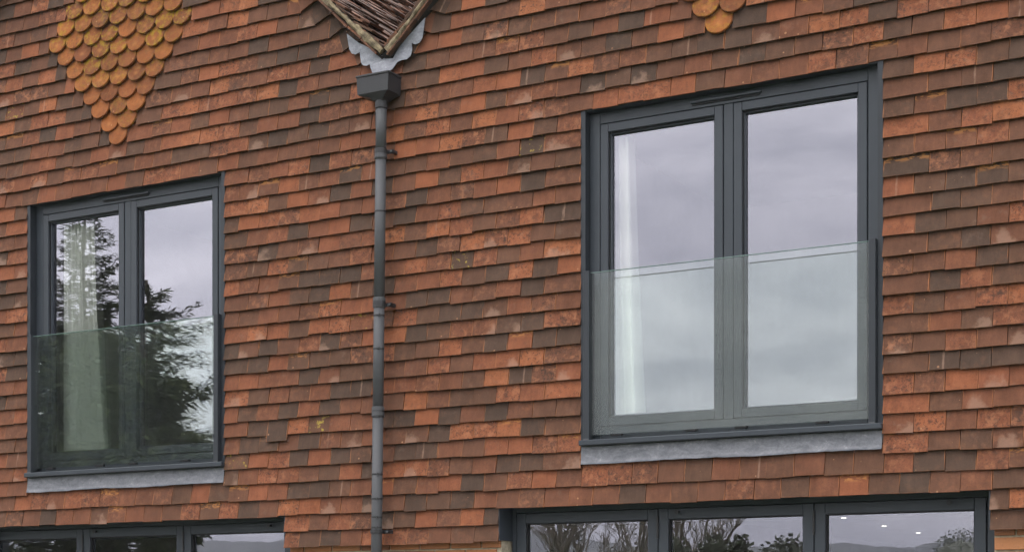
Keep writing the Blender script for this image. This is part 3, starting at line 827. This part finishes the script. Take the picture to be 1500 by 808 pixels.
def lower_doors(a, b):
    yf = .175
    fr = MB(); z1 = LZ1
    d0, d1 = a + .036, b - .052; wd = (d1 - d0) / 3
    top = 2.232
    fr.box(a + .004, d0 - .003, yf, yf + .07, .02, z1, .002); fr.box(d1 + .003, b - .004, yf, yf + .07, .02, z1, .002); fr.box(d0 - .0025, d1 + .0025, yf + .001, yf + .07, top + .004, z1, .002)
    fr.box(d0 - .0025, d1 + .0025, yf + .001, yf + .07, .01, .045, .002)
    win = hpart(fr, 'glazed_doors', M['frame'])
    ln = MB(); zb = course_z(4) + .012
    ln.box(a - .002, a + .0035, .014, yf + .05, zb, z1 + .004); ln.box(b - .0035, b + .002, .014, yf + .05, zb, z1 + .004); ln.box(a + .004, b - .004, .016, yf + .05, z1 + .0005, z1 + .006)
    hpart(ln, 'reveal_liner', M['frame'], win)
    for i in range(3):
        u0, u1 = d0 + i * wd + .003, d0 + (i + 1) * wd - .003
        cs = MB(); ring_frame(cs, u0, u1, .05, top, .062, .062, .12, .062, yf - .006, yf + .05)
        hpart(cs, 'door_leaf', M['frame'], win)
        gs = MB(); ring_frame(gs, u0 + .0625, u1 - .0625, .1705, top - .0625, .006, .006, .006, .006, yf + .008, yf + .03, 0); hpart(gs, 'gasket', M['gasket'], win)
        add_pane(win, u0 + .0685, u1 - .0685, .177, top - .0685, yf + .026, M['pane'])
        sp = MB(); ring_frame(sp, u0 + .0688, u1 - .0688, .178, top - .0688, .010, .010, .01, .010, yf + .032, yf + .042, 0); hpart(sp, 'spacer_bar', M['frame'], win)
        gk = MB(); gk.box(u0 - .0058, u0 - .0003, yf + .006, yf + .04, .05, top); hpart(gk, 'gasket', M['gasket'], win)
        if i > 0:
            hg = MB(); hg.tube([(u0 - .003, yf - .012, 2.06), (u0 - .003, yf - .012, 2.19)], .008, 8); hpart(hg, 'hinge', M['bracket'], win)
    kn = [(a + (1000 - 0) * 0, 0)]
    for xk in (d0 + wd + .13, d0 + 2 * wd + .76):
        kb = MB(); kb.tube([(xk, yf - .004, top - .022), (xk, yf - .020, top - .022), (xk, yf - .034, top - .022)], [.008, .008, .014], 12); hpart(kb, 'door_stop', M['bracket'], win)
    return win
for i, (a, b) in enumerate(LOWS): tag(lower_doors(a, b), ['glazed folding doors that mirror the conifer and a pale sky', 'glazed folding doors that mirror bare trees and hills'][i])

# ------------------------------------------------------------------ rainwater pipe with hopper
pt_, pb_ = P(558.5, 165, -.075), P(551.5, 800, -.075)
def pipe_at(z): t_ = (pt_.z - z) / (pt_.z - pb_.z); return Vector((pt_.x + (pb_.x - pt_.x) * t_, -.075, z))
dp = tag(empty('drainpipe', pipe_at(0.0)), 'dark grey round drainpipe with square black hopper on the tiles', 'drainpipe')
def dpart(mb, name, mat, smooth=False): o = mb.build(name, mat, dp, smooth); o.location = -dp.location; return o
RP = .034
hx0, hx1, hy0 = -1.035, -.797, -.150; hz1, hz0 = 4.990, 4.872
pc = pipe_at(4.80)
hb = MB()
hb.box(hx0 - .006, hx1 + .006, hy0 - .006, -.004, hz1 - .014, hz1, .003)
def taper(z_, sx, sy): cx, cy = (hx0 + hx1) / 2, (hy0 - .004) / 2; return [(cx + (hx0 - cx) * sx, cy + (hy0 - cy) * sy, z_), (cx + (hx1 - cx) * sx, cy + (hy0 - cy) * sy, z_), (cx + (hx1 - cx) * sx, cy + (-.004 - cy) * sy, z_), (cx + (hx0 - cx) * sx, cy + (-.004 - cy) * sy, z_)]
lv = [taper(hz1 - .0145, 1, 1), taper(hz0, .965, .975)]
lv.append([(pc.x - .05, -.125, hz0 - .026), (pc.x + .05, -.125, hz0 - .026), (pc.x + .05, -.025, hz0 - .026), (pc.x - .05, -.025, hz0 - .026)])
lv.append([(pc.x - .04, -.115, hz0 - .040), (pc.x + .04, -.115, hz0 - .040), (pc.x + .04, -.035, hz0 - .040), (pc.x - .04, -.035, hz0 - .040)])
vv = [p for l_ in lv for p in l_]; ff = []
for j in range(len(lv) - 1):
    for i in range(4): ff.append((j * 4 + i, (j + 1) * 4 + i, (j + 1) * 4 + (i + 1) % 4, j * 4 + (i + 1) % 4))
ff.append((12, 13, 14, 15)); ff.append((3, 2, 1, 0)); hb.add(vv, ff)
recalc(dpart(hb, 'hopper_head', M['hopper']))
# pipe lengths with sockets
joints = [P(558, 225, -.075).z, P(556, 442, -.075).z, P(553, 602, -.075).z, 1.6, .5]
tops = [hz0 - .03] + joints
for i in range(len(tops)):
    z1_ = tops[i]; z0_ = joints[i] if i < len(joints) else .02
    pm = MB(); pm.tube([pipe_at(z1_), pipe_at(z0_)], RP, 24); dpart(pm, 'pipe_length', M['pipe'], True)
for i, z_ in enumerate(joints):
    sm = MB(); sm.tube([pipe_at(z_ + .028), pipe_at(z_ + .026), pipe_at(z_ - .035), pipe_at(z_ - .04)], [RP + .001, RP + .0055, RP + .0055, RP + .001], 24); dpart(sm, 'socket', M['pipe'], False)
    for dz in (.0, -.030):
        rg = MB(); rg.tube([pipe_at(z_ + dz + .003), pipe_at(z_ + dz - .003)], RP + .0068, 24); dpart(rg, 'seal_ring', M['bracket'])
rings = [(557, 310), (555.5, 462), (554, 511), (552.5, 694), (552, 730), (552, 757), (552, 772)]
for (x_, y_) in rings:
    z_ = P(x_, y_, -.075).z; rg = MB(); rg.tube([pipe_at(z_ + .004), pipe_at(z_ - .004)], RP + .0022, 24); dpart(rg, 'seal_ring', M['bracket'])
    if y_ > 440:
        for dx in (1,):
            bt = MB(); c_ = pipe_at(z_); bt.tube([c_ + Vector((.022, -.030, 0)), c_ + Vector((.030, -.040, 0))], .007, 8); dpart(bt, 'bolt', M['bracket'])
tp = MB(); tp.tube([pipe_at(hz0 - .035), pipe_at(hz0 - .085), pipe_at(hz0 - .09)], [RP + .006, RP + .006, RP + .001], 24); dpart(tp, 'outlet_collar', M['hopper'])
tg = MB(); c_ = pipe_at(hz0 - .10); tg.box(c_.x - .065, c_.x - .04, -.05, -.03, c_.z - .09, c_.z + .03, .004); dpart(tg, 'strap_end', M['bracket'])
for (x_, y_) in [(558, 222), (556, 446), (552.5, 778)]:
    z_ = P(x_, y_, -.075).z; c_ = pipe_at(z_); br = MB()
    br.tube([c_ + Vector((0, 0, .012)), c_ + Vector((0, 0, -.012))], RP + .0062, 24)
    br.box(c_.x + .030, c_.x + .075, -.050, -.036, z_ - .012, z_ + .012, .002); br.box(c_.x + .055, c_.x + .075, -.05, .002, z_ - .011, z_ + .011, .002)
    dpart(br, 'bracket', M['bracket'])
    bo = MB(); bo.tube([(c_.x + .064, -.046, z_), (c_.x + .064, -.058, z_)], .007, 8); dpart(bo, 'bolt', M['pipe'])

# ------------------------------------------------------------------ curtains and lights inside
def curtain(name, xt0, xt1, xb0, xb1, y, z0, z1, folds, label, seed):
    rr = random.Random(seed); nx, nz = folds * 8, 24; m = MB(); ph = rr.uniform(0, 6)
    amp = [rr.uniform(.35, 1.0) for _ in range(nx + 1)]
    vs_ = []
    for j in range(nz + 1):
        t_ = j / nz; tt = t_ ** 1.3
        x0, x1 = xt0 + (xb0 - xt0) * tt, xt1 + (xb1 - xt1) * tt
        for i in range(nx + 1):
            u_ = i / nx
            uu = u_ + .025 * math.sin(u_ * 13 + seed)
            vs_.append((x0 + (x1 - x0) * uu, y - .045 + .10 * amp[i // 8 * 8] * abs(math.cos(uu * folds * math.pi + ph + .25 * math.sin(t_ * 2 + i * .02))) ** 1.1 + .006 * math.sin(u_ * 60 + t_ * 4), z1 + (z0 - z1) * t_))
    nb = len(vs_); vs_ += [(a, b + .003, c) for a, b, c in vs_]; fs = []
    for j in range(nz):
        for i in range(nx): p = j * (nx + 1) + i; fs.append((p + nx + 1, p + nx + 2, p + 1, p)); fs.append((nb + p, nb + p + 1, nb + p + nx + 2, nb + p + nx + 1))
    m.add(vs_, fs); o = m.build(name, M['fabric'], None, True)
    return tag(o, label, 'curtain')
cy = .20
def cx_(x, y): return P(x, y, cy).x
curtain('curtain', cx_(96, 330), cx_(143, 330), cx_(99, 650), cx_(158, 650), cy, 2.62, 4.66, 7, 'long white gathered curtain behind the window that mirrors a conifer', 1)
curtain('curtain', cx_(893, 300), cx_(924, 200), cx_(893, 600), cx_(942, 600), cy, 2.62, 4.66, 3, 'long white curtain behind the window that mirrors open cloud', 2)

LIGHTS = [(992, 764), (1070, 775), (1133, 783), (1236, 757), (1295, 769), (1345, 779), (1275, 802), (1240, 790), (350, 790), (356, 802)]
for (x_, y_) in LIGHTS:
    xp = (x_ - 750) / FPX; w = (2.395 - ZC) * FPX / (HORIZON - y_)
    X, Y = W0 * S + w * (-S + xp * Cc), -W0 * Cc + w * (Cc + xp * S)
    if not .6 < Y < 10: continue
    t = tag(empty('ceiling_light', (X, Y, 2.398)), 'small round white downlight lit in the ceiling behind glazed doors', 'ceiling light', 'downlights behind the glazed doors')
    r_ = MB(); r_.tube([(0, 0, 0), (0, 0, -.006)], .032, 16); r_.build('trim', M['white'], t)
    l_ = MB(); l_.tube([(0, 0, -.0065), (0, 0, -.010)], .019, 16); l_.build('lens', M['lamp'], t)

# ------------------------------------------------------------------ trees and shrubs in the garden (seen mirrored in the glass)
def conifer(loc, H, rbase, label, seed, nb=190, low=.06, pw=.75, dense=1.0, skirt=.5):
    rr = random.Random(seed); root = tag(empty('conifer_tree', loc), label, 'tree', 'conifers on the lawn')
    tr = MB(); pts = [(0, 0, -.1)]; x = y = 0
    for i in range(1, 13): x += rr.gauss(0, .03); y += rr.gauss(0, .03); pts.append((x, y, H * i / 12))
    tr.tube(pts, [.20 * (1 - i / 13) + .012 for i in range(13)], 8); tr.build('trunk', M['bark'], root, True)
    cr_ = MB(); lb = MB()
    def stem(z):
        f = max(0, min(11.999, z / H * 12)); i = int(f); a, b = Vector(pts[i]), Vector(pts[i + 1]); return a.lerp(b, f - i)
    for i in range(nb):
        z = H * (low + (.985 - low) * (i / nb) ** .95) + rr.uniform(-.1, .1)
        frac = max(0, 1 - z / H)
        ln = (rbase * (frac ** pw) + .10) * rr.choice((.5, .7, .8, .9, 1.0, 1.2)) * (skirt + (1 - skirt) * max(0, min(1, (z - 2.7) / 1.5)))
        an = i * 2.399 + rr.uniform(-.4, .4); d = Vector((math.cos(an), math.sin(an), 0)); side = Vector((-d.y, d.x, 0))
        p0 = stem(min(z, H * .995)); n = max(4, int(ln / .12)); path = [p0]
        droop = rr.uniform(-.35, .05); lift = rr.uniform(.18, .45)
        for s_ in range(1, n + 1):
            t_ = s_ / n
            path.append(p0 + d * (ln * t_) + Vector((0, 0, ln * (droop * t_ + lift * t_ * t_))) + side * (rr.uniform(-.03, .03)))
        lb.tube(path, [.018 * (1 - .8 * s_ / n) * (.5 + ln / 2.5) for s_ in range(n + 1)], 4, False)
        for s_ in range(1, n + 1):
            t_ = s_ / n; c = path[s_]; tone = rr.random() * .6 + .4 * t_ * rr.random()
            body = frac > .22 and t_ < .8
            for _ in range(int((20 if body else 16) * dense)):
                L_ = rr.uniform(.07, .22) * (1.15 - .45 * t_) * (1.7 if body else 1.0)
                dr = (d * rr.uniform(.2, 1.0) + side * rr.choice((-1, 1)) * rr.uniform(.1, 1.0) + Vector((0, 0, rr.uniform(-.8 if body else -.45, .4)))).normalized()
                wv = dr.cross(Vector((rr.uniform(-1, 1), rr.uniform(-1, 1), rr.uniform(.2, 1)))).normalized() * L_ * (.12 if body else .085)
                sp_ = .12 if body else .05
                q0 = c + Vector((rr.uniform(-sp_, sp_), rr.uniform(-sp_, sp_), rr.uniform(-sp_, sp_)))
                cr_.add([q0, q0 + dr * L_ * .45 + wv, q0 + dr * L_, q0 + dr * L_ * .45 - wv], [(0, 1, 2, 3)], None, (tone, 0, 0, 1))
    lb.build('limb', M['bark'], root); cr_.build('crown', M['needle'], root)
    return root
b_ = mirrored(122, 800, 27)
conifer((b_.x, b_.y, 0), ZC + 27 * (HORIZON - 314) / FPX, 3.3, 'tall dark conifer with a thin pointed leader standing on the lawn', 3, 200)
b_ = mirrored(232, 800, 25.4)
conifer((b_.x, b_.y, 0), ZC + 25.4 * (HORIZON - 415) / FPX, 2.3, 'broad bushy conifer standing beside the taller pointed one', 8, 170, .08, .6, 1.15, .25)

def bare_tree(loc, H, label, seed, lean=0, group=None):
    rr = random.Random(seed); root = tag(empty('bare_tree', loc), label, 'tree', group)
    tk, tw = MB(), MB()
    def grow(p, d, ln, rad, lev):
        n = 4; pts = [p]; dd = d.copy()
        for i in range(n): dd = (dd + Vector((rr.gauss(0, .10), rr.gauss(0, .10), .05))).normalized(); pts.append(pts[-1] + dd * ln / n)
        (tk if lev == 0 else tw).tube(pts, [max(.006, rad * (1 - .6 * i / n)) for i in range(n + 1)], 5 if lev < 2 else 3, False)
        if lev < 4:
            for _ in range(rr.randint(3, 5) if lev else 7):
                t_ = rr.uniform(.3, 1.0); b = pts[min(n, int(t_ * n))]
                a = rr.uniform(0, 6.283); nd = (dd + Vector((math.cos(a), math.sin(a), rr.uniform(-.1, .5))) * rr.uniform(.45, .9)).normalized()
                grow(b, nd, ln * rr.uniform(.42, .68), rad * .45, lev + 1)
    grow(Vector((0, 0, -.05)), Vector((lean, 0, 1)).normalized(), H * .62, H * .016, 0)
    tk.build('trunk', M['twig'], root); tw.build('crown', M['twig'], root)
    return root
for i, (x_, w, H, lab) in enumerate([(790, 52, 8.0, 'bare tree with dense pale twigs at the end of the lawn row'), (822, 55, 8.4, 'bare tree in the lawn row beside the dense twiggy one'), (862, 58, 6.0, 'short bare tree in the middle of the lawn row'),
                                      (905, 60, 7.2, 'tall thin bare tree next to the short bare one'), (932, 56, 7.8, 'bare tree closest to the clipped hedges'), (1010, 44, 7.0, 'bare tree with wide fan of twigs behind the clipped hedges'), (1024, 47, 6.5, 'slim bare tree behind the clipped hedges')]):
    p = mirrored(x_, 800, w); bare_tree((p.x, p.y, 0), H, lab, 20 + i, 0, 'bare trees across the lawn')

def clipped(name, loc, sx, sy, sz, label, seed, mat='hedge', boxy=.5):
    rr = random.Random(seed); root = tag(empty(name, loc), label, 'shrub'); m = MB(); c = MB()
    for i in range(2600):
        u_, v_ = rr.uniform(-1, 1), rr.uniform(0, 6.283); r_ = math.sqrt(1 - u_ * u_); d = Vector((r_ * math.cos(v_), r_ * math.sin(v_), u_))
        mxx = max(abs(d.x), abs(d.y), abs(d.z)); d = d.lerp(d / mxx, boxy) * rr.uniform(.82, 1.04)
        p = Vector((d.x * sx, d.y * sy, sz * (.52 + .5 * d.z))); L_ = rr.uniform(.05, .12)
        a = Vector((rr.gauss(0, 1), rr.gauss(0, 1), rr.gauss(0, 1))).normalized(); b = a.orthogonal().normalized() * L_ * .4
        m.add([p, p + a * L_ * .5 + b, p + a * L_, p + a * L_ * .5 - b], [(0, 1, 2, 3)], None, (rr.random(), 0, 0, 1))
    for a in range(3): c.tube([(rr.uniform(-.1, .1), rr.uniform(-.1, .1), -.05), (rr.uniform(-.3, .3) * sx, rr.uniform(-.3, .3) * sy, sz * .6)], [.04, .02], 6)
    # solid leafy core so that the clipped mass is opaque
    bm = bmesh.new(); bmesh.ops.create_icosphere(bm, subdivisions=3, radius=1)
    for q_ in bm.verts:
        d = q_.co.normalized(); mxx = max(abs(d.x), abs(d.y), abs(d.z)); d = d.lerp(d / mxx, boxy) * rr.uniform(.78, .86); q_.co = Vector((d.x * sx, d.y * sy, sz * (.52 + .5 * d.z)))
    m.bm(bm); m.build('foliage', M[mat], root); c.build('stem', M['bark'], root); return root
for i, (x_, y_, w, hw, lab) in enumerate([(982, 796, 24, .28, 'tall clipped green shrub nearest the bare trees'), (1040, 792, 23, .27, 'round topped clipped shrub between two others on the lawn'), (1075, 793, 23, .20, 'narrow flat topped clipped shrub on the lawn'), (1146, 794, 25, .45, 'wide clipped hedge block with sloping top on the lawn'), (1408, 782, 60, 1.2, 'tall rough hedge clump standing before the hills')]):
    p = mirrored(x_, y_, w); clipped('clipped_shrub', (p.x, p.y, 0), hw, hw, p.z, lab, 60 + i)

# ------------------------------------------------------------------ damp air over the fields: far ridge fades into it
hz = MB(); hz.box(-2500, 2500, -2500, 60, -4, 112)
hm_ = bpy.data.materials.new('damp_air'); hm_.use_nodes = True; nt = hm_.node_tree
nt.nodes.remove(nt.nodes['Principled BSDF']); pv_ = nt.nodes.new('ShaderNodeVolumePrincipled')
pv_.inputs['Color'].default_value = (.86, .88, .95, 1); pv_.inputs['Density'].default_value = .00042; pv_.inputs['Anisotropy'].default_value = 0.0
nt.links.new(pv_.outputs[0], [q_ for q_ in nt.nodes if q_.bl_idname == 'ShaderNodeOutputMaterial'][0].inputs['Volume'])
tag(hz.build('haze', hm_), 'thin grey haze lying over the distant fields', 'haze', kind='stuff')
